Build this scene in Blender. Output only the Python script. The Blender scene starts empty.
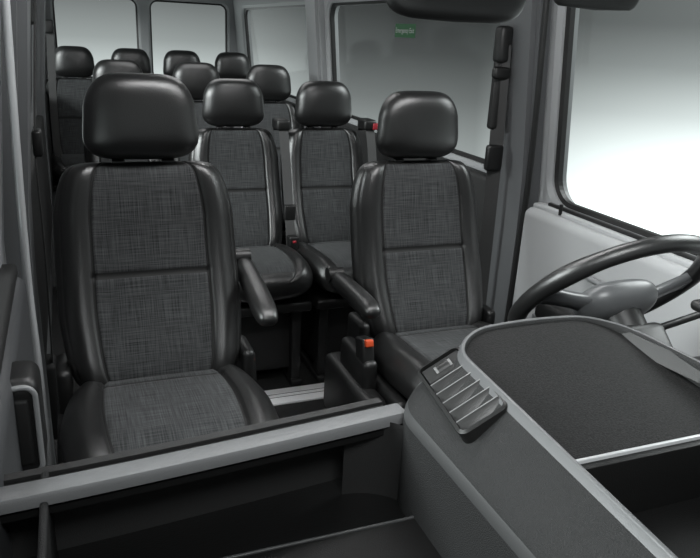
import bpy, bmesh, math
from mathutils import Vector, Matrix
D=bpy.data; S=bpy.context.scene
try:
    S.view_settings.view_transform='Standard'
except Exception: pass
rad=math.radians

# ---------------------------------------------------------------- materials
def nmat(name):
    m=D.materials.new(name); m.use_nodes=True
    nt=m.node_tree; b=nt.nodes['Principled BSDF']
    return m,nt,b
def mat(name,col,rough=.5,metal=0,bump=0,bscale=300,var=0,spec=.5,coat=0):
    m,nt,b=nmat(name)
    if isinstance(col,(int,float)): col=(col,col,col)
    b.inputs['Base Color'].default_value=(*col,1)
    b.inputs['Roughness'].default_value=rough
    b.inputs['Metallic'].default_value=metal
    b.inputs['Specular IOR Level'].default_value=spec
    b.inputs['Coat Weight'].default_value=coat
    tc=nt.nodes.new('ShaderNodeTexCoord')
    if bump:
        n=nt.nodes.new('ShaderNodeTexNoise'); n.inputs['Scale'].default_value=bscale; n.inputs['Detail'].default_value=3
        nt.links.new(tc.outputs['Object'],n.inputs['Vector'])
        bp=nt.nodes.new('ShaderNodeBump'); bp.inputs['Strength'].default_value=bump; bp.inputs['Distance'].default_value=.002
        nt.links.new(n.outputs['Fac'],bp.inputs['Height']); nt.links.new(bp.outputs['Normal'],b.inputs['Normal'])
    if var:
        n=nt.nodes.new('ShaderNodeTexNoise'); n.inputs['Scale'].default_value=bscale; n.inputs['Detail'].default_value=4
        nt.links.new(tc.outputs['Object'],n.inputs['Vector'])
        r=nt.nodes.new('ShaderNodeValToRGB')
        r.color_ramp.elements[0].position=.35; r.color_ramp.elements[1].position=.7
        r.color_ramp.elements[0].color=(*[c*(1-var) for c in col],1)
        r.color_ramp.elements[1].color=(*[c*(1+var) for c in col],1)
        nt.links.new(n.outputs['Fac'],r.inputs['Fac']); nt.links.new(r.outputs['Color'],b.inputs['Base Color'])
    return m
def fabric():
    m,nt,b=nmat('woven_fabric'); N=nt.nodes.new; L=nt.links.new
    tc=N('ShaderNodeTexCoord'); sp=N('ShaderNodeSeparateXYZ'); L(tc.outputs['Object'],sp.inputs[0])
    ad=N('ShaderNodeMath'); ad.operation='ADD'; L(sp.outputs['Y'],ad.inputs[0]); L(sp.outputs['Z'],ad.inputs[1])
    outs=[]
    for (sx,sv) in ((11,380),(380,11)):
        a=N('ShaderNodeMath'); a.operation='MULTIPLY'; a.inputs[1].default_value=sx; L(sp.outputs['X'],a.inputs[0])
        c=N('ShaderNodeMath'); c.operation='MULTIPLY'; c.inputs[1].default_value=sv; L(ad.outputs[0],c.inputs[0])
        cb=N('ShaderNodeCombineXYZ'); L(a.outputs[0],cb.inputs[0]); L(c.outputs[0],cb.inputs[1])
        n=N('ShaderNodeTexNoise'); n.inputs['Scale'].default_value=1; n.inputs['Detail'].default_value=1.5
        L(cb.outputs[0],n.inputs['Vector']); outs.append(n.outputs['Fac'])
    s=N('ShaderNodeMath'); s.operation='ADD'; L(outs[0],s.inputs[0]); L(outs[1],s.inputs[1])
    h=N('ShaderNodeMath'); h.operation='MULTIPLY'; h.inputs[1].default_value=.5; L(s.outputs[0],h.inputs[0])
    r=N('ShaderNodeValToRGB'); e=r.color_ramp.elements
    e[0].position=.33; e[0].color=(.014,.0145,.015,1); e[1].position=.70; e[1].color=(.075,.078,.08,1)
    L(h.outputs[0],r.inputs['Fac']); L(r.outputs['Color'],b.inputs['Base Color'])
    b.inputs['Roughness'].default_value=.85; b.inputs['Specular IOR Level'].default_value=.2
    b.inputs['Sheen Weight'].default_value=.05
    bp=N('ShaderNodeBump'); bp.inputs['Strength'].default_value=.25; bp.inputs['Distance'].default_value=.002
    L(h.outputs[0],bp.inputs['Height']); L(bp.outputs['Normal'],b.inputs['Normal'])
    return m
M_leather=mat('black_leather',.010,.33,bump=.25,bscale=500,spec=.75)
M_seam=mat('seam_dark',.003,.7)
M_fabric=fabric()
M_black=mat('black_plastic',.008,.40,bump=.15,bscale=700)
M_dark=mat('dark_plastic',.009,.6,bump=.3,bscale=600)
M_tray=mat('tray_plastic',.004,.5,bump=.3,bscale=500,spec=.3)
M_pad=mat('speckled_mat',.009,.7,var=.8,bscale=420,bump=.5,spec=.22)
M_dash=mat('charcoal_soft_dash',(.013,.0133,.0136),.58,bump=.8,bscale=600,spec=.35)
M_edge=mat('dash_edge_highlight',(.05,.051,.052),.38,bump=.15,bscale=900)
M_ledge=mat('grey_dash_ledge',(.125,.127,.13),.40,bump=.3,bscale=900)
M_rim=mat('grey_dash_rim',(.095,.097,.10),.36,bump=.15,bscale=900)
M_lip=mat('bright_trim',(.5,.51,.52),.35,metal=.3)
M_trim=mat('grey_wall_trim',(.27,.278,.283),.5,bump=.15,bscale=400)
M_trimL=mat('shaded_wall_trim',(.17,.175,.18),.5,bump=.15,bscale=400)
M_pillar=mat('pillar_trim',(.11,.114,.118),.45,bump=.15,bscale=400)
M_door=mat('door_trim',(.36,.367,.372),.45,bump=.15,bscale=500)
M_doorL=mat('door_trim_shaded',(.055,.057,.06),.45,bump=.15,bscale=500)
M_ceil=mat('headliner',(.24,.245,.25),.9,bump=.3,bscale=300)
M_floor=mat('floor_rubber',.016,.6,var=.3,bscale=120,bump=.3)
M_metal=mat('brushed_metal',(.95,.95,.96),.5,metal=.1,bump=.1,bscale=200)
M_rubber=mat('rubber_seal',.006,.5)
M_belt=mat('belt_webbing',.04,.7,bump=.4,bscale=600)
M_red=mat('orange_red_button',(.55,.07,.02),.4)
M_dred=mat('belt_tab_red',(.30,.02,.03),.4)
M_green=mat('sign_green',(.02,.12,.04),.5)
M_white=mat('sign_white',.6,.5)
M_slat=mat('vent_slat',.18,.35)
M_silver=mat('satin_silver',(.22,.225,.23),.4,metal=.1)
M_wheel=mat('wheel_grey_plastic',(.09,.093,.096),.36)
def glassmat():
    m=D.materials.new('window_glass'); m.use_nodes=True; nt=m.node_tree; nt.nodes.clear(); N=nt.nodes.new
    o=N('ShaderNodeOutputMaterial'); mx=N('ShaderNodeMixShader'); t=N('ShaderNodeBsdfTransparent'); g=N('ShaderNodeBsdfGlossy')
    t.inputs['Color'].default_value=(.88,.91,.905,1); g.inputs['Roughness'].default_value=.08
    f=N('ShaderNodeFresnel'); f.inputs['IOR'].default_value=1.12
    nt.links.new(f.outputs[0],mx.inputs[0]); nt.links.new(t.outputs[0],mx.inputs[1]); nt.links.new(g.outputs[0],mx.inputs[2]); nt.links.new(mx.outputs[0],o.inputs[0])
    return m
M_glass=glassmat()

# ---------------------------------------------------------------- helpers
def add(name,me,parent=None,mats=None,smooth=True):
    o=D.objects.new(name,me); S.collection.objects.link(o)
    if mats:
        for m in mats: me.materials.append(m)
    if smooth:
        for p in me.polygons: p.use_smooth=True
    if parent: o.parent=parent
    return o
def empty(name,loc=(0,0,0),rot=(0,0,0)):
    o=D.objects.new(name,None); o.location=loc; o.rotation_euler=rot; o.empty_display_size=.1; S.collection.objects.link(o); return o
def bm_me(bm,name):
    bmesh.ops.recalc_face_normals(bm,faces=bm.faces)
    me=D.meshes.new(name); bm.to_mesh(me); bm.free(); return me
def box(name,x0,x1,y0,y1,z0,z1,m,parent=None,bev=.008,seg=3,rot=None,taper=None):
    bm=bmesh.new(); bmesh.ops.create_cube(bm,size=1)
    for v in bm.verts:
        v.co=Vector(((x1-x0)*v.co.x,(y1-y0)*v.co.y,(z1-z0)*v.co.z))
        if taper and v.co.z>0: v.co.x*=taper[0]; v.co.y*=taper[1]
    if bev: bmesh.ops.bevel(bm,geom=bm.edges[:],offset=bev,segments=seg,affect='EDGES',profile=.5)
    me=bm_me(bm,name); o=add(name,me,parent,[m],smooth=False)
    for p in me.polygons: p.use_smooth=True
    o.location=((x0+x1)/2,(y0+y1)/2,(z0+z1)/2)
    if rot: o.rotation_euler=rot
    try: me.set_sharp_from_angle(angle=rad(50))
    except Exception: pass
    return o
def tube(name,pts,r,m,parent=None,cyc=False,res=8):
    c=D.curves.new(name,'CURVE'); c.dimensions='3D'; c.bevel_depth=r; c.bevel_resolution=res//2; c.use_fill_caps=True
    sp=c.splines.new('NURBS' if len(pts)>2 and not cyc else 'POLY'); sp.points.add(len(pts)-1)
    for i,p in enumerate(pts): sp.points[i].co=(*p,1)
    if sp.type=='NURBS': sp.use_endpoint_u=True; sp.order_u=3; sp.resolution_u=8
    sp.use_cyclic_u=cyc
    o=D.objects.new(name,c); S.collection.objects.link(o); c.materials.append(m)
    dg=bpy.context.evaluated_depsgraph_get(); me=D.meshes.new_from_object(o.evaluated_get(dg)); D.objects.remove(o)
    for p in me.polygons: p.use_smooth=True
    o=D.objects.new(name,me); S.collection.objects.link(o)
    if not me.materials: me.materials.append(m)
    if parent: o.parent=parent
    return o
def ribbon(name,pts,w,wd,m,parent=None,th=.002):
    bm=bmesh.new(); wd=Vector(wd).normalized()
    P=[Vector(p) for p in pts]; Q=[]
    for i in range(len(P)-1):
        p0=P[max(i-1,0)];p1=P[i];p2=P[i+1];p3=P[min(i+2,len(P)-1)]
        for k in range(8):
            t=k/8; Q.append(.5*((2*p1)+(-p0+p2)*t+(2*p0-5*p1+4*p2-p3)*t*t+(-p0+3*p1-3*p2+p3)*t**3))
    Q.append(P[-1]); rings=[]
    for i,p in enumerate(Q):
        tg=(Q[min(i+1,len(Q)-1)]-Q[max(i-1,0)]).normalized(); n=tg.cross(wd).normalized()
        rings.append([bm.verts.new(p+wd*a*w/2+n*b*th) for a,b in ((-1,-1),(1,-1),(1,1),(-1,1))])
    for a,b in zip(rings,rings[1:]):
        for k in range(4): bm.faces.new((a[k],a[(k+1)%4],b[(k+1)%4],b[k]))
    bm.faces.new(rings[0]); bm.faces.new(rings[-1])
    return add(name,bm_me(bm,name),parent,[m],smooth=False)

def interp(tab,v):
    for (a,fa),(b,fb) in zip(tab,tab[1:]):
        if v<=b:
            t=(v-a)/(b-a); t=t*t*(3-2*t)*.5+t*.5; return fa+(fb-fa)*t
    return tab[-1][1]
def pad_mesh(name,W,L,Tf,Tb,wtab,mapf,rule=None,NS=96,NV=72,pe=4,pv=8,no=8,bol=0,bolc=.8,bolw=.16,gs=None,gv=(),gd=.006,crown=0,curve=None,gs2=None):
    """upholstered pad: closed superelliptic shell. s across, v along, depth front/back"""
    bm=bmesh.new()
    S_=[]; V_=[]
    for i in range(NS+1):
        t=-1+2*i/NS; S_.append(.5*math.sin(math.pi/2*t)+.5*t)
    for j in range(NV+1):
        t=j/NV; V_.append(.55*(.5-.5*math.cos(math.pi*t))+.45*t)
    for side in (1,-1):
        g=[]
        for v in V_:
            q=abs(2*v-1); ev=max(0,1-q**pv)**.45; ow=max(0,1-q**no)**(1/no)
            w=W/2*interp(wtab,v)*ow; row=[]
            for s in S_:
                a=abs(s); e=max(0,1-a**pe)**.5
                if side==1:
                    d=Tf*e*ev
                    d+=bol*math.exp(-((a-bolc)/bolw)**2)*e**.5*ev
                    d+=crown*(1-s*s)*ev
                    if gs: d-=gd*math.exp(-((a-gs)/.018)**2)*ev
                    if gs2: d-=.0025*math.exp(-((a-gs2)/.010)**2)*ev
                    for gg in gv:
                        if not gs or a<gs+.03: d-=gd*math.exp(-((v-gg)/.011)**2)
                else: d=-Tb*e*ev
                if curve: d+=curve(v,s)
                row.append(bm.verts.new(mapf(w*s,d,v*L)))
            g.append(row)
        for j in range(NV):
            for i in range(NS):
                f=bm.faces.new((g[j][i],g[j][i+1],g[j+1][i+1],g[j+1][i]))
                sm=(S_[i]+S_[i+1])/2; vm=(V_[j]+V_[j+1])/2
                f.material_index=rule(sm,vm) if (rule and side==1) else 0
                f.smooth=True
    bmesh.ops.remove_doubles(bm,verts=bm.verts,dist=.0004)
    return bm_me(bm,name)
UPH=[M_leather,M_fabric,M_seam]
SF=.62
def rule_back(s,v):
    a=abs(s)
    if a<SF-.012:
        if v>.972 or v<.02: return 0
        if abs(v-.50)<.014: return 2
        return 1
    if a<SF+.010 : return 2
    return 0
def rule_cush(s,v):
    a=abs(s)
    if a<SF-.012:
        if v>.93: return 0
        if abs(v-.22)<.012: return 2
        return 1
    if a<SF+.010 : return 2
    return 0
mb=lambda x,d,l: Vector((x,-d,l))
mc=lambda x,d,l: Vector((x,-l,d))
def mk(back_w,back_l,cw,cl):
    back=pad_mesh('backrest',back_w,back_l,.055,.06,[(0,.92),(.35,1),(.75,.98),(1,.88)],mb,rule_back,NS=128,NV=96,pv=11,no=9,bol=.022,bolc=.80,bolw=.17,gs=SF,gv=(.5,),gd=.007,gs2=.93,
        curve=lambda v,s:.02*math.sin(v*math.pi)*-1+.03*(1-v)**2)
    cush=pad_mesh('cushion',cw,cl,.055,.085,[(0,.92),(.5,1),(1,.94)],mc,rule_cush,pv=7,no=6,bol=.022,bolc=.82,bolw=.16,gs=SF,gv=(.22,),gd=.007,
        curve=lambda v,s:.015*math.sin(v*3.1)-.03*max(0,v-.75)**1.5*8*.5)
    head=pad_mesh('headrest',.280,.205,.052,.05,[(0,.96),(.2,1),(.6,.95),(1,.80)],mb,None,NS=64,NV=64,pe=4,pv=5,no=4.4,gs=None,crown=.010,
        curve=lambda v,s:.022*(v-.3)+.008*math.sin(v*3.14))
    for m in (back,cush,head):
        for x in UPH: m.materials.append(x)
    return back,cush,head
ME_F=mk(.45,.56,.47,.46)
ME_R=mk(.415,.56,.44,.50)
ARM=pad_mesh('armrest',.062,.34,.028,.03,[(0,.8),(.3,.9),(1,1.05)],mc,None,NS=24,NV=32,pe=3,pv=5,no=4,curve=lambda v,s:-.02*(1-v)**2)
ARM.materials.append(M_leather)

def seat(name,X,Y,Z,rec,mes,front=False,rise=0):
    e=empty(name,(X,Y,Z))
    b=D.objects.new('backrest',mes[0]); S.collection.objects.link(b); b.parent=e; b.location=(0,0,-.03); b.rotation_euler=(-rad(rec),0,0)
    c=D.objects.new('cushion',mes[1]); S.collection.objects.link(c); c.parent=e; c.location=(0,.0,-.045); c.rotation_euler=(-rad(4),0,0)
    h=D.objects.new('headrest',mes[2]); S.collection.objects.link(h); h.parent=e
    u=Vector((0,math.sin(rad(rec)),math.cos(rad(rec))))
    p=u*(.56-.03+.008+rise); h.location=(0,p.y-.015,p.z); h.rotation_euler=(-rad(rec-6),0,0)
    for k,sx in enumerate((-.06,.06)):
        a=u*(.47); q=u*(.62+rise)
        tube('headrest_post_%d'%(k+1),[(sx,a.y,a.z),(sx,q.y-.01,q.z)],.006,M_black,e)
        tp=u*(.525); box('post_guide_%d'%(k+1),sx-.016,sx+.016,tp.y-.016,tp.y+.016,tp.z-.012,tp.z+.012,M_black,e,bev=.004)
    if front:
        box('seat_pan',-.215,.215,-.40,.03,-.17,-.10,M_black,e,bev=.02)
        box('seat_box',-.19,.19,-.36,.04,-Z,-.16,M_dark,e,bev=.015)
        box('side_trim_1',-.245,-.205,-.34,.06,-.20,-.06,M_black,e,bev=.014)
        box('side_trim_2',.205,.245,-.34,.06,-.20,-.06,M_black,e,bev=.014)
        box('recliner_cover_1',-.24,-.205,-.05,.07,-.08,.05,M_black,e,bev=.015)
        box('recliner_cover_2',.205,.24,-.05,.07,-.08,.05,M_black,e,bev=.015)
    else:
        box('seat_pan',-.20,.20,-.45,.02,-.16,-.115,M_black,e,bev=.012)
        box('under_seat_dark_fill',-.17,.17,-.36,-.02,-Z+.06,-.15,M_dark,e,bev=.012)  # added dark box, stands in for the dark space between the legs
        for k,(lx) in enumerate((-.15,.15)):
            box('leg_%d'%(k+1),lx-.02,lx+.02,-.40,-.34,-Z,-.14,M_dark,e,bev=.006)
            box('rear_leg_%d'%(k+1),lx-.02,lx+.02,-.06,.0,-Z,-.14,M_dark,e,bev=.006)
            box('foot_rail_%d'%(k+1),lx-.025,lx+.025,-.42,.04,-Z,-Z+.03,M_dark,e,bev=.006)
    return e

ps=seat('front_passenger_seat',.165,1.66,.615,17,ME_F,True)
ds=seat('driver_seat',1.01,1.83,.575,17,ME_F,True)
def arm(par,x,y,z,tilt):
    a=D.objects.new('armrest',ARM); S.collection.objects.link(a); a.parent=par; a.location=(x,y,z); a.rotation_euler=(rad(tilt),0,0)
    tube('armrest_pivot',[(x-.03,y-.03,z-.005),(x+.02,y-.03,z-.005)],.024,M_black,par)
arm(ps,.255,.20,.24,14)
arm(ds,-.265,.14,.165,3)
def buckle(par,x,y,z,name='buckle',tilt=-15,s=1):
    tube(name+'_stalk',[(x,y+.04,z-.16),(x,y,z)],.010,M_black,par)
    box(name,x-.018,x+.018,y-.03,y+.03,z-.02,z+.07,M_black,par,bev=.007,rot=(rad(tilt),0,0))
    box(name+'_button',x-.012,x+.012,y-.033,y-.0,z+.052,z+.073,M_red,par,bev=.004,rot=(rad(tilt),0,0))
buckle(ds,-.275,-.17,-.005)
buckle(ps,.252,.09,-.09)
box('seat_side_console',-.32,-.25,-.30,.05,-.26,-.07,M_black,ds,bev=.022)
box('seat_side_console_foot',-.31,-.25,-.28,.03,-.57,-.25,M_dark,ds,bev=.01)
box('buckle_carrier',-.295,-.25,-.22,-.02,-.09,.01,M_black,ds,bev=.016)

# rear rows
rows=[(3.00,.515,[.68,1.10]),(4.02,.53,[.27,.69,1.11]),(5.28,.55,[.06,.44,.80,1.17])]
n=0; SEATS=[]
for (Y,Z,xs) in rows:
    for X in xs:
        s=seat('rear_passenger_seat' if n==0 else 'rear_passenger_seat.%03d'%n,X,Y,Z,15,ME_R); n+=1; SEATS.append(s)
        if Y<4.5:
            sh=.175
            ribbon('belt_strap',[(sh+.035,.16,.50),(sh+.035,.10,.545),(sh+.035,.045,.48),(sh+.035,-.03,.25),(sh+.032,-.09,.08),(sh+.03,-.12,-.02)],.042,(1,0,0),M_belt,s)
            box('belt_guide',sh+.004,sh+.066,.05,.15,.51,.56,M_black,s,bev=.012)
            if X==1.10: box('belt_guide_tab',sh+.045,sh+.072,.045,.075,.515,.545,M_dred,s,bev=.004)
            box('belt_tongue',sh+.010,sh+.06,-.075,-.045,.13,.20,M_black,s,bev=.006)
            box('belt_buckle',sh+.012,sh+.055,-.15,-.10,.0,.075,M_black,s,bev=.006)
            box('belt_buckle_button',sh+.026,sh+.042,-.154,-.148,.048,.058,M_dred,s,bev=.002)

# ---------------------------------------------------------------- shell
def rr(x0,x1,y0,y1,r,K=8):
    P=[];
    for (cx,cy,a0) in ((x1-r,y0+r,-90),(x1-r,y1-r,0),(x0+r,y1-r,90),(x0+r,y0+r,180)):
        for k in range(K+1):
            a=rad(a0+90*k/K); P.append((cx+r*math.cos(a),cy+r*math.sin(a)))
    return P
def outer_of(x0,x1,y0,y1,I,K=8):
    O=[]
    for c in range(4):
        for k in range(K+1):
            x,y=I[c*(K+1)+k]
            if k==K//2: p=((x1,y0),(x1,y1),(x0,y1),(x0,y0))[c]
            else:
                first=k<K//2
                if c==0: p=(x,y0) if first else (x1,y)
                if c==1: p=(x1,y) if first else (x,y1)
                if c==2: p=(x,y1) if first else (x0,y)
                if c==3: p=(x0,y) if first else (x,y0)
            O.append(p)
    return O
WN=[0]
def wall(name,mapf,cells,m,th=.07):
    bm=bmesh.new()
    for c in cells:
        u0,u1,v0,v1,op=c
        a0,a1,b0,b1,r=op
        I=rr(a0,a1,b0,b1,r); g=.018
        J=rr(a0-g,a1+g,b0-g,b1+g,r+g); O=outer_of(u0,u1,v0,v1,J)
        loops=[[bm.verts.new(mapf(*p,0)) for p in O],[bm.verts.new(mapf(*p,0)) for p in J],[bm.verts.new(mapf(*p,.012)) for p in I],[bm.verts.new(mapf(*p,th)) for p in I],[bm.verts.new(mapf(*p,th)) for p in O]]
        for A,B in zip(loops,loops[1:]):
            k=len(A)
            for i in range(k): bm.faces.new((A[i],A[(i+1)%k],B[(i+1)%k],B[i]))
        WN[0]+=1; wb=bmesh.new()
        f=wb.faces.new([wb.verts.new(mapf(*p,.045)) for p in I]); f.material_index=0
        g2=.014; Q=rr(a0+g2,a1-g2,b0+g2,b1-g2,max(r-g2,.01))
        ls=[[wb.verts.new(mapf(*p,dd)) for p in PP] for PP,dd in ((I,.02),(Q,.026),(Q,.044))]
        for A,B in zip(ls,ls[1:]):
            k=len(A)
            for i in range(k):
                f=wb.faces.new((A[i],A[(i+1)%k],B[(i+1)%k],B[i])); f.material_index=1
        add('window_%d'%WN[0],bm_me(wb,'window'),None,[M_glass,M_rubber],smooth=False)
    bmesh.ops.remove_doubles(bm,verts=bm.verts,dist=.0005)
    me=bm_me(bm,name); o=add(name,me,None,[m],smooth=False); return o
tum=lambda z:.09*max(0,z-.95)
RX=1.5; LX=-.16; BY=6.6; CZ=1.85
mapR=lambda u,v,d: Vector((RX+d-tum(v),u,v))
mapL=lambda u,v,d: Vector((LX-d+tum(v),u,v))
mapB=lambda u,v,d: Vector((u,BY+d,v))
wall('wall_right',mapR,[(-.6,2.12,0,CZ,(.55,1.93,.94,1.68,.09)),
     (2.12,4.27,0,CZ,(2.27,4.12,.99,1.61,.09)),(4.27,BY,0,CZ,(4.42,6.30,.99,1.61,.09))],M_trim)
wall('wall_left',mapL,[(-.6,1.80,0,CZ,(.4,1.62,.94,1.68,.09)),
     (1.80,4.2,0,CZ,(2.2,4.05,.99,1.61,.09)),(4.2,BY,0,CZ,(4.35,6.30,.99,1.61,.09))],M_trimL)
wall('wall_rear',mapB,[(LX-.05,.665,0,CZ,(-.055,.615,.98,1.64,.07)),(.665,RX+.05,0,CZ,(.715,1.385,.98,1.64,.07))],M_trim)
box('floor',LX-.1,RX+.1,-.7,BY+.1,-.06,0,M_floor,bev=0)
box('ceiling',LX-.05,RX+.05,.35,BY+.1,CZ,CZ+.05,M_ceil,bev=0)
sill=empty('floor_threshold_strip',(0,2.50,0))
box('plate',.35,1.40,-.06,.06,.0,.012,M_metal,sill,bev=.004)
for i in range(2): box('rib_%d'%(i+1),.36,1.39,-.015+i*.026,-.013+i*.026,.011,.0135,M_dark,sill,bev=.0008)

def pillar(name,x0,x1,y0,y1,z0,z1,m,lean=0,bev=.02):
    bm=bmesh.new(); bmesh.ops.create_cube(bm,size=1)
    for v in bm.verts:
        v.co=Vector(((x0+x1)/2+(x1-x0)*v.co.x,(y0+y1)/2+(y1-y0)*v.co.y,(z0+z1)/2+(z1-z0)*v.co.z))
    bmesh.ops.subdivide_edges(bm,edges=[e for e in bm.edges if abs(e.verts[0].co.z-e.verts[1].co.z)>.1],cuts=8)
    bmesh.ops.bevel(bm,geom=[e for e in bm.edges if abs(e.verts[0].co.z-e.verts[1].co.z)>.05],offset=bev,segments=4,affect='EDGES')
    for v in bm.verts: v.co.x+=lean*tum(v.co.z)*-1
    return add(name,bm_me(bm,name),None,[m],smooth=False)
pillar('trim_1',1.44,1.53,1.98,2.20,0,CZ,M_pillar,1)
pillar('trim_2',1.45,1.53,4.16,4.38,0,CZ,M_trim,1)
pillar('trim_3',-.19,-.11,1.70,1.92,0,CZ,M_pillar,-1)
pillar('trim_4',-.19,-.12,4.09,4.31,0,CZ,M_pillar,-1)
box('trim_5',1.455,1.52,2.2,BY,.50,.965,M_dark,bev=.02)
box('trim_6',-.18,-.125,1.92,BY,.40,.965,M_dark,bev=.02)

# front doors (inner panels)
dr=empty('door_1')
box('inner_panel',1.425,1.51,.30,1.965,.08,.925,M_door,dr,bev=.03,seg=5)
box('armrest_ledge',1.36,1.44,.95,1.75,.60,.68,M_black,dr,bev=.025,seg=4)
box('map_pocket',1.37,1.44,.80,1.80,.12,.36,M_dark,dr,bev=.02)
box('sill_cap',1.455,1.51,.30,1.95,.915,.938,M_door,dr,bev=.008)
box('sill_seal',1.478,1.495,.55,1.90,.936,.948,M_rubber,dr,bev=.004)
tube('lock_pin',[(1.455,1.80,.93),(1.455,1.80,.965)],.006,M_black,dr)
tube('door_seal',[(1.43,1.975,.1),(1.43,1.975,.6),(1.44,1.965,.95),(1.425,1.96,1.3),(1.39,1.95,1.8)],.010,M_rubber,dr)
box('door_card_inset',1.415,1.43,.95,1.82,.40,.585,M_pillar,dr,bev=.006)
tube('release_handle',[(1.42,1.45,.80),(1.40,1.47,.80),(1.40,1.58,.80),(1.42,1.60,.80)],.009,M_silver,dr)
dl=empty('door_2')
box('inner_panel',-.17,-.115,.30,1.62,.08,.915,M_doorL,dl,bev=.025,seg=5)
box('sill_cap',-.17,-.13,.30,1.62,.912,.94,M_dark,dl,bev=.008)
box('armrest_ledge',-.13,-.075,.70,1.05,.62,.70,M_black,dl,bev=.025,seg=4)
box('grab_handle_body',-.135,-.078,1.10,1.20,.725,.905,M_black,dl,bev=.022,seg=5)
tube('grab_handle_outline',[(x,1.101,z) for x,z in rr(-.128,-.084,.735,.895,.018)],.0045,M_silver,dl,cyc=True)
box('grab_handle_recess',-.118,-.094,1.094,1.11,.755,.875,M_seam,dl,bev=.006)
tube('door_seal',[(-.11,1.66,.1),(-.11,1.67,.6),(-.12,1.66,.95),(-.09,1.66,1.8)],.009,M_lip,dl)

# belts
sb=empty('seat_belt',(1.365,2.10,0))
ribbon('strap',[(0,0.0,1.44),(.005,0,1.35),(.015,0,1.10),(.02,0,.85),(.025,0,.45),(.03,.0,.30)],.048,(.85,-.5,0),M_belt,sb)
box('anchor_cover',-.02,.03,-.01,.04,1.38,1.50,M_black,sb,bev=.014)
box('d_ring',-.032,.032,-.016,.012,1.33,1.37,M_black,sb,bev=.01)
box('height_slider',-.012,.03,.0,.04,1.16,1.46,M_dark,sb,bev=.012)
box('tongue',-.022,.040,-.018,.012,1.02,1.11,M_black,sb,bev=.010)
box('retractor_cover',-.0,.07,-.02,.05,.25,.50,M_dark,sb,bev=.015)
sb2=empty('seat_belt.001',(-.09,2.05,0))
ribbon('strap',[(.035,0,1.50),(.02,0,1.35),(.0,0,1.10),(-.0,-.01,.85),(-.01,0,.45),(-.01,.0,.30)],.045,(0,1,0),M_belt,sb2)
box('anchor_cover',-.0,.03,-.035,.035,1.43,1.54,M_black,sb2,bev=.012)
box('tongue',-.005,.02,-.03,.03,1.10,1.17,M_black,sb2,bev=.008)
box('retractor_cover',-.05,.0,-.05,.05,.25,.50,M_dark,sb2,bev=.015)
rs=SEATS[5]; ox,oy,oz=-.085-.06,4.95-5.28,-.55
ribbon('belt_strap',[(ox+.02,oy,oz+1.40),(ox+.01,oy,oz+1.2),(ox,oy,oz+.9),(ox,oy,oz+.50)],.045,(1,0,0),M_belt,rs)
box('belt_anchor_cover',ox-.02,ox+.04,oy-.035,oy+.035,oz+1.36,oz+1.44,M_black,rs,bev=.012)

sg=empty('emergency_exit_sign',(RX+.035-tum(1.47),3.13,1.475),(rad(90),0,rad(-90)))
me=D.meshes.new('plate'); me.from_pydata([(-.11,-.03,0),(.11,-.03,0),(.11,.03,0),(-.11,.03,0)],[],[(0,1,2,3)]); add('plate',me,sg,[M_green],smooth=False)
tc=D.curves.new('lettering','FONT'); tc.body='Emergency Exit'; tc.size=.032; tc.align_x='CENTER'; tc.align_y='CENTER'
to=D.objects.new('lettering',tc); S.collection.objects.link(to); to.parent=sg; to.location=(0,0,.002); tc.materials.append(M_white)

# ---------------------------------------------------------------- dashboard
da=empty('dashboard')
def sweep(name,pts,prof,m,parent):
    bm=bmesh.new(); P=[Vector(p) for p in pts]; R=[]
    for i,p in enumerate(P):
        t=(P[min(i+1,len(P)-1)]-P[max(i-1,0)]); t.z=0; t.normalize(); n=Vector((-t.y,t.x,0))
        R.append([bm.verts.new(p+n*a+Vector((0,0,b))) for a,b in prof])
    k=len(prof)
    for a,b in zip(R,R[1:]):
        for i in range(k): bm.faces.new((a[i],a[(i+1)%k],b[(i+1)%k],b[i]))
    bm.faces.new(R[0]); bm.faces.new(R[-1])
    me=bm_me(bm,name); o=add(name,me,parent,[m])
    try: me.set_sharp_from_angle(angle=rad(40))
    except Exception: pass
    return o
ledge=[(-.155+i*.61/12, .795+.055*(i/12)**1.3, .90) for i in range(13)]
prof=[(0,-.006),(.003,-.001),(.008,0),(.030,0),(.038,-.004),(.042,-.014),(.042,-.026),(.02,-.026),(0,-.018)]
sweep('ledge',ledge,prof,M_ledge,da)
sweep('rear_face',[(x,y,z-.02) for x,y,z in ledge],[(.090,0),(.088,-.16),(.06,-.45),(.04,-.45),(.070,-.16),(.075,0)][::-1],M_dark,da)
sweep('ledge_underside',[(x,y,z-.025) for x,y,z in ledge],[(.006,0),(.092,0),(.092,-.012),(.006,-.010)],M_tray,da)
box('tray_floor',-.155,.47,.10,.92,.74,.755,M_tray,da,bev=.003)
box('tray_front_wall',-.155,.47,.08,.12,.70,.93,M_dash,da,bev=.006)
box('tray_divider',-.070,-.060,.10,.87,.745,.888,M_dash,da,bev=.004)
box('tray_left_wall',-.158,-.148,.10,.87,.745,.895,M_dash,da,bev=.003)
box('tray_step',.04,.46,.12,.765,.752,.772,M_tray,da,bev=.004)
box('tray_step_edge',.14,.46,.764,.768,.764,.7735,M_edge,da,bev=.001)
bm=bmesh.new()
K=16; R0=[];R1=[]
for i in range(K+1):
    a=rad(90*i/K); x=.36+.10*math.sin(a); y=.77+.10*math.cos(a)
    R0.append(bm.verts.new((x,y,.752))); R1.append(bm.verts.new((x,y,.89)))
for i in range(K): bm.faces.new((R0[i],R0[i+1],R1[i+1],R1[i]))
add('tray_end_curve',bm_me(bm,'tray_end_curve'),da,[M_dark])
box('lower_body',-.155,1.42,.15,.86,.30,.73,M_dark,da,bev=.03)
box('driver_side_top',.93,1.42,.0,.88,.72,.92,M_dash,da,bev=.04,seg=5)
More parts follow.
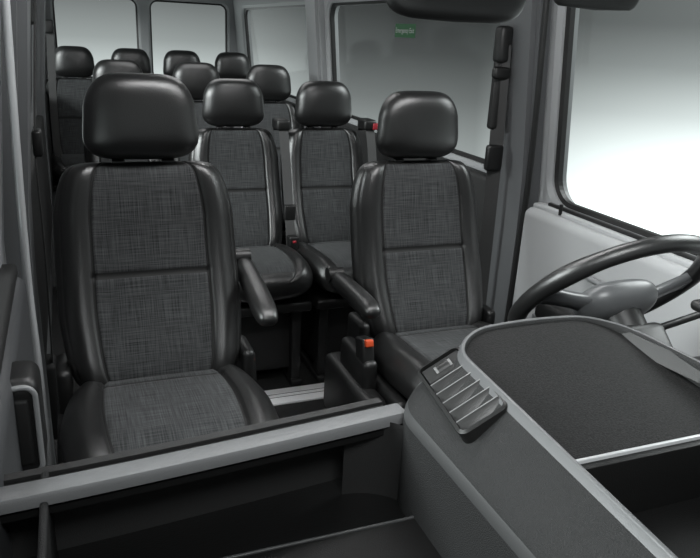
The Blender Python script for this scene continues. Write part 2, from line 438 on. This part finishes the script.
X0,X1,Y1=.435,.945,.90; YN=-.25
def outline(x0,x1,y1,r,K=10):
    P=[(x0,YN+ (y1-r-YN)*i/12) for i in range(12)]
    for k in range(K+1):
        a=rad(180-90*k/K); P.append((x0+r+r*math.cos(a),y1-r+r*math.sin(a)))
    for i in range(1,8): P.append((x0+r+(x1-x0-2*r)*i/8,y1))
    for k in range(K+1):
        a=rad(90-90*k/K); P.append((x1-r+r*math.cos(a),y1-r+r*math.sin(a)))
    for i in range(1,13): P.append((x1,y1-r-(y1-r-YN)*i/12))
    return P
arch=lambda x,k: k*(1-((x-.69)/.255)**2)
nar=lambda y: min(.45,max(0,.70*(.86-y)))
def shiftx(x,y,il):
    return x-il*nar(y) if x<.69 else x+il*nar(y)
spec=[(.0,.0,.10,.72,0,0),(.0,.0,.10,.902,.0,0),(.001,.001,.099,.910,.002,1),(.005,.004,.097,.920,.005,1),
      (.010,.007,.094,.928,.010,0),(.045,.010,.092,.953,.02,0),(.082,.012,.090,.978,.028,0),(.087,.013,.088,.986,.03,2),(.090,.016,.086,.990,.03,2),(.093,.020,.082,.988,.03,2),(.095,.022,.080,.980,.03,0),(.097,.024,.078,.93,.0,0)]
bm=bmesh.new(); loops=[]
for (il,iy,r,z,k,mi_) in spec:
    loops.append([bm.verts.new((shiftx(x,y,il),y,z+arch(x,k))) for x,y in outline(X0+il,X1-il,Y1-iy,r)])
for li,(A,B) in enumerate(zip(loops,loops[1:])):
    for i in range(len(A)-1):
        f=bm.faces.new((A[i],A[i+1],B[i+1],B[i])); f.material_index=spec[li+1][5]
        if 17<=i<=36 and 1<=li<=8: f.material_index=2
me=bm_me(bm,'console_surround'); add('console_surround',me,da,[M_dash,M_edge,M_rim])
bm=bmesh.new(); g=[]
for j in range(25):
    t=j/24; yy=.583+t*(Y1-.022-.583); row=[]
    rc=.075; yc=Y1-.022-rc; ins=0
    if yy>yc: ins=rc-math.sqrt(max(0,rc*rc-(yy-yc)**2))
    for i in range(17):
        hw=(X1-X0)/2-.092*(1-nar(yy))-ins
        x=.69+hw*(-1+2*i/16)
        row.append(bm.verts.new((x,yy,.962+.026*t*t+arch(x,.024)*t)))
    g.append(row)
for j in range(24):
    for i in range(16): bm.faces.new((g[j][i],g[j][i+1],g[j+1][i+1],g[j+1][i]))
add('console_mat',bm_me(bm,'console_mat'),da,[M_pad])
LW=.092*(1-nar(.58))
box('console_lip',X0+LW,X1-LW,.579,.584,.93,.967,M_lip,da,bev=.001)
box('console_bin_floor',X0+.05,X1-.05,-.2,.58,.86,.875,M_tray,da,bev=.003)
box('console_bin_wall',X0+LW,X1-LW,.568,.580,.87,.962,M_tray,da,bev=.001)
def vent(name,x,y,z,tilt,zr,ln=.190,w=.078):
    e=empty(name,(x,y,z),(0,rad(tilt),rad(zr))); e.parent=da
    b=bmesh.new(); I=rr(-w/2+.005,w/2-.005,-ln/2+.005,ln/2-.005,.010); O=rr(-w/2,w/2,-ln/2,ln/2,.014)
    ls=[[b.verts.new((px,py,h)) for px,py in L_] for L_,h in ((O,-.022),(O,.004),(I,.006),(I,-.006))]
    for A,B in zip(ls,ls[1:]):
        k=len(A)
        for i in range(k): b.faces.new((A[i],A[(i+1)%k],B[(i+1)%k],B[i]))
    add('bezel',bm_me(b,'bezel'),e,[M_black],smooth=False)
    box('back',-w/2+.004,w/2-.004,-ln/2+.004,ln/2-.004,-.022,-.004,M_seam,e,bev=0)
    for i in range(5):
        yy=-ln/2+.022+i*.026
        box('slat_%d'%(i+1),-w/2+.006,w/2-.006,yy-.008,yy+.008,-.0008,.0008,M_black,e,bev=.0003,rot=(rad(40),0,0))
        box('slat_edge_%d'%(i+1),-w/2+.006,w/2-.006,yy+.0058,yy+.0076,.0045,.0062,M_slat,e,bev=.0005)
    box('switch_plate',-w/2+.006,w/2-.006,ln/2-.048,ln/2-.008,-.003,.003,M_seam,e,bev=.003)
    tube('thumb_wheel',[(-.014,ln/2-.028,-.002),(.014,ln/2-.028,-.002)],.010,M_slat,e)
    tube('thumb_wheel_grip',[(-.010,ln/2-.028,-.002),(.010,ln/2-.028,-.002)],.0115,M_black,e)
vent('air_vent_left',.494,.770,.977,-33,-8)
vent('air_vent_right',.886,.770,.977,33,8)
box('instrument_hood',1.02,1.32,.60,.84,.90,1.05,M_black,da,bev=.045,seg=6,taper=(.9,.8))
box('hood_visor',1.005,1.33,.64,.86,1.015,1.035,M_black,da,bev=.009)

# ---------------------------------------------------------------- steering wheel
nrm=Vector((0,.73,.68)).normalized()
sw=empty('steering_wheel',(1.03,1.08,.965)); 
up=Vector((0,-.68,.73)).normalized(); rx=up.cross(nrm)
sw.matrix_world=Matrix.Translation((1.03,1.08,.965))@Matrix((rx,up,nrm)).transposed().to_4x4()
bm=bmesh.new(); R=.200; NR=96; NP=16; rows_=[]
for i in range(NR):
    a=2*math.pi*i/NR; th=.0165+.0025*math.exp(-((math.cos(a)*1.0)**2-.75)**2*20)
    rows_.append([bm.verts.new(((R+th*math.cos(b))*math.cos(a),(R+th*math.cos(b))*math.sin(a),th*1.05*math.sin(b))) for b in [2*math.pi*k/NP for k in range(NP)]])
for i in range(NR):
    A=rows_[i];B=rows_[(i+1)%NR]
    for k in range(NP): bm.faces.new((A[k],A[(k+1)%NP],B[(k+1)%NP],B[k]))
add('rim',bm_me(bm,'rim'),sw,[M_leather])
hub=pad_mesh('hub',.19,.13,.03,.045,[(0,.8),(.5,1),(1,.95)],lambda x,d,l:Vector((x,l-.065,d-.02)),None,NS=32,NV=32,pe=3,pv=3,no=3)
add('hub',hub,sw,[M_wheel])
for k,(a0) in enumerate((8,172,-58,-122)):
    ca,sa=math.cos(rad(a0)),math.sin(rad(a0)); b=bmesh.new(); rg=[]
    for j in range(9):
        t=j/8; r=.05+(R-.055)*t; wd=.034-.012*math.sin(t*math.pi*.9); z=-.03*(1-t)**1.2
        rg.append([b.verts.new((r*ca-wd*q*sa,r*sa+wd*q*ca,z+hh)) for q,hh in ((-1,-.006),(-.7,-.012),(.7,-.012),(1,-.006),(.8,.008),(-.8,.008))])
    for A,B in zip(rg,rg[1:]):
        for q in range(6): b.faces.new((A[q],A[(q+1)%6],B[(q+1)%6],B[q]))
    b.faces.new(rg[0]); b.faces.new(rg[-1])
    add('spoke_%d'%(k+1),bm_me(b,'spoke'),sw,[M_wheel if k<2 else M_black])
tube('column',[(0,0,-.04),(0,0,-.16)],.045,M_black,sw)
box('column_shroud',-.06,.06,-.05,.05,-.28,-.09,M_black,sw,bev=.02)
tube('stalk_left',[(-.04,.0,-.10),(-.15,.01,-.085),(-.19,.015,-.08)],.008,M_black,sw)

# ---------------------------------------------------------------- mirror & visor
mi=empty('rearview_mirror',(.53,.95,1.515))
mp=pad_mesh('mirror_housing',.235,.085,.018,.02,[(0,.93),(.6,1),(1,.97)],lambda x,d,l:Vector((x,-d,l-.042)),None,NS=40,NV=24,pe=5,pv=4,no=4)
add('housing',mp,mi,[M_black]); 
tube('stem',[(0,-.01,.02),(0,-.04,.09),(0,-.06,.33)],.010,M_black,mi)
sv=empty('sun_visor',(.88,1.08,1.60))
vm=pad_mesh('visor_panel',.20,.17,.012,.012,[(0,.95),(1,1)],lambda x,d,l:Vector((x,-d,l-.09)),None,NS=40,NV=24,pe=8,pv=6,no=7)
add('panel',vm,sv,[M_dark])
tube('pivot_rod',[(-.08,0,.075),(-.10,0,.11),(-.10,0,.25)],.006,M_black,sv)

# ---------------------------------------------------------------- world
w=D.worlds.new('World'); S.world=w; w.use_nodes=True; nt=w.node_tree; N=nt.nodes.new
tcw=N('ShaderNodeTexCoord'); sp=N('ShaderNodeSeparateXYZ'); nt.links.new(tcw.outputs['Generated'],sp.inputs[0])
mr=N('ShaderNodeMapRange'); mr.inputs['From Min'].default_value=-.5; mr.inputs['From Max'].default_value=.5; nt.links.new(sp.outputs['Z'],mr.inputs['Value'])
cr=N('ShaderNodeValToRGB'); nt.links.new(mr.outputs[0],cr.inputs['Fac']); e=cr.color_ramp.elements
def col(v): return (v*.93,v*1.0,v*.99,1)
e[0].position=0; e[0].color=col(.22)
e[1].position=1; e[1].color=col(.08)
for p,v in ((.22,.45),(.29,.60),(.36,.42),(.42,.22),(.48,.095),(.53,.048),(.75,.05)):
    x=e.new(p); x.color=col(v)
cx=N('ShaderNodeValToRGB'); nt.links.new(sp.outputs['X'],cx.inputs['Fac']); q=cx.color_ramp.elements
q[0].position=.08; q[0].color=(1,1,1,1); q[1].position=1; q[1].color=(.7,.7,.7,1)
for p,v in ((.22,.85),(.36,.24),(.52,.20),(.62,.58),(.75,1.0)):
    x=q.new(p); x.color=(v,v,v,1)
mm=N('ShaderNodeMixRGB'); mm.blend_type='MULTIPLY'; mm.inputs[0].default_value=1
nt.links.new(cr.outputs[0],mm.inputs[1]); nt.links.new(cx.outputs[0],mm.inputs[2])
bg=nt.nodes['Background']; nt.links.new(mm.outputs[0],bg.inputs['Color']); bg.inputs['Strength'].default_value=4.2

def area(name,loc,tgt,sx,sy,en,col=(1,1,1)):
    l=D.lights.new(name,'AREA'); l.shape='RECTANGLE'; l.size=sx; l.size_y=sy; l.energy=en; l.color=col
    o=D.objects.new(name,l); S.collection.objects.link(o); o.location=loc
    o.rotation_euler=(Vector(tgt)-Vector(loc)).to_track_quat('-Z','Y').to_euler(); return o
area('studio_softbox',(.0,-.9,3.0),(.6,1.8,.8),1.3,.6,78,(.97,1,1))
area('studio_softbox_side',(4.5,1.5,3.6),(.9,1.6,.8),2.5,2.0,210,(.97,1,1))
area('studio_softbox_left',(-3.2,2.2,2.4),(.5,2.4,.9),3,1.2,330,(.97,1,1))
area('cabin_fill',(.66,1.45,CZ-.02),(.66,1.6,0),1.1,.18,12)  # added fill light over the front seats, not a fitted lamp
area('cabin_fill_rear',(.66,4.0,CZ-.02),(.66,4.2,0),.9,1.2,9)  # added fill to brighten the rear rows, no fixture modelled
area('cabin_fill_middle',(.66,2.55,CZ-.02),(.66,2.55,0),.5,.1,3)  # small added fill between cab and rear rows, no real lamp

# ---------------------------------------------------------------- camera
psi,th,ro=rad(22.2),rad(19.3),rad(3.0)
F=Vector((math.sin(psi)*math.cos(th),math.cos(psi)*math.cos(th),-math.sin(th)))
r0=Vector((math.cos(psi),-math.sin(psi),0)); u0=r0.cross(F)
r=r0*math.cos(ro)+u0*math.sin(ro); u=-r0*math.sin(ro)+u0*math.cos(ro)
cam=D.cameras.new('camera'); cam.sensor_width=36; cam.lens=36; cam.clip_start=.02
co=D.objects.new('camera',cam); S.collection.objects.link(co)
co.matrix_world=Matrix.Translation((0,0,1.45))@Matrix((r,u,-F)).transposed().to_4x4()
S.camera=co
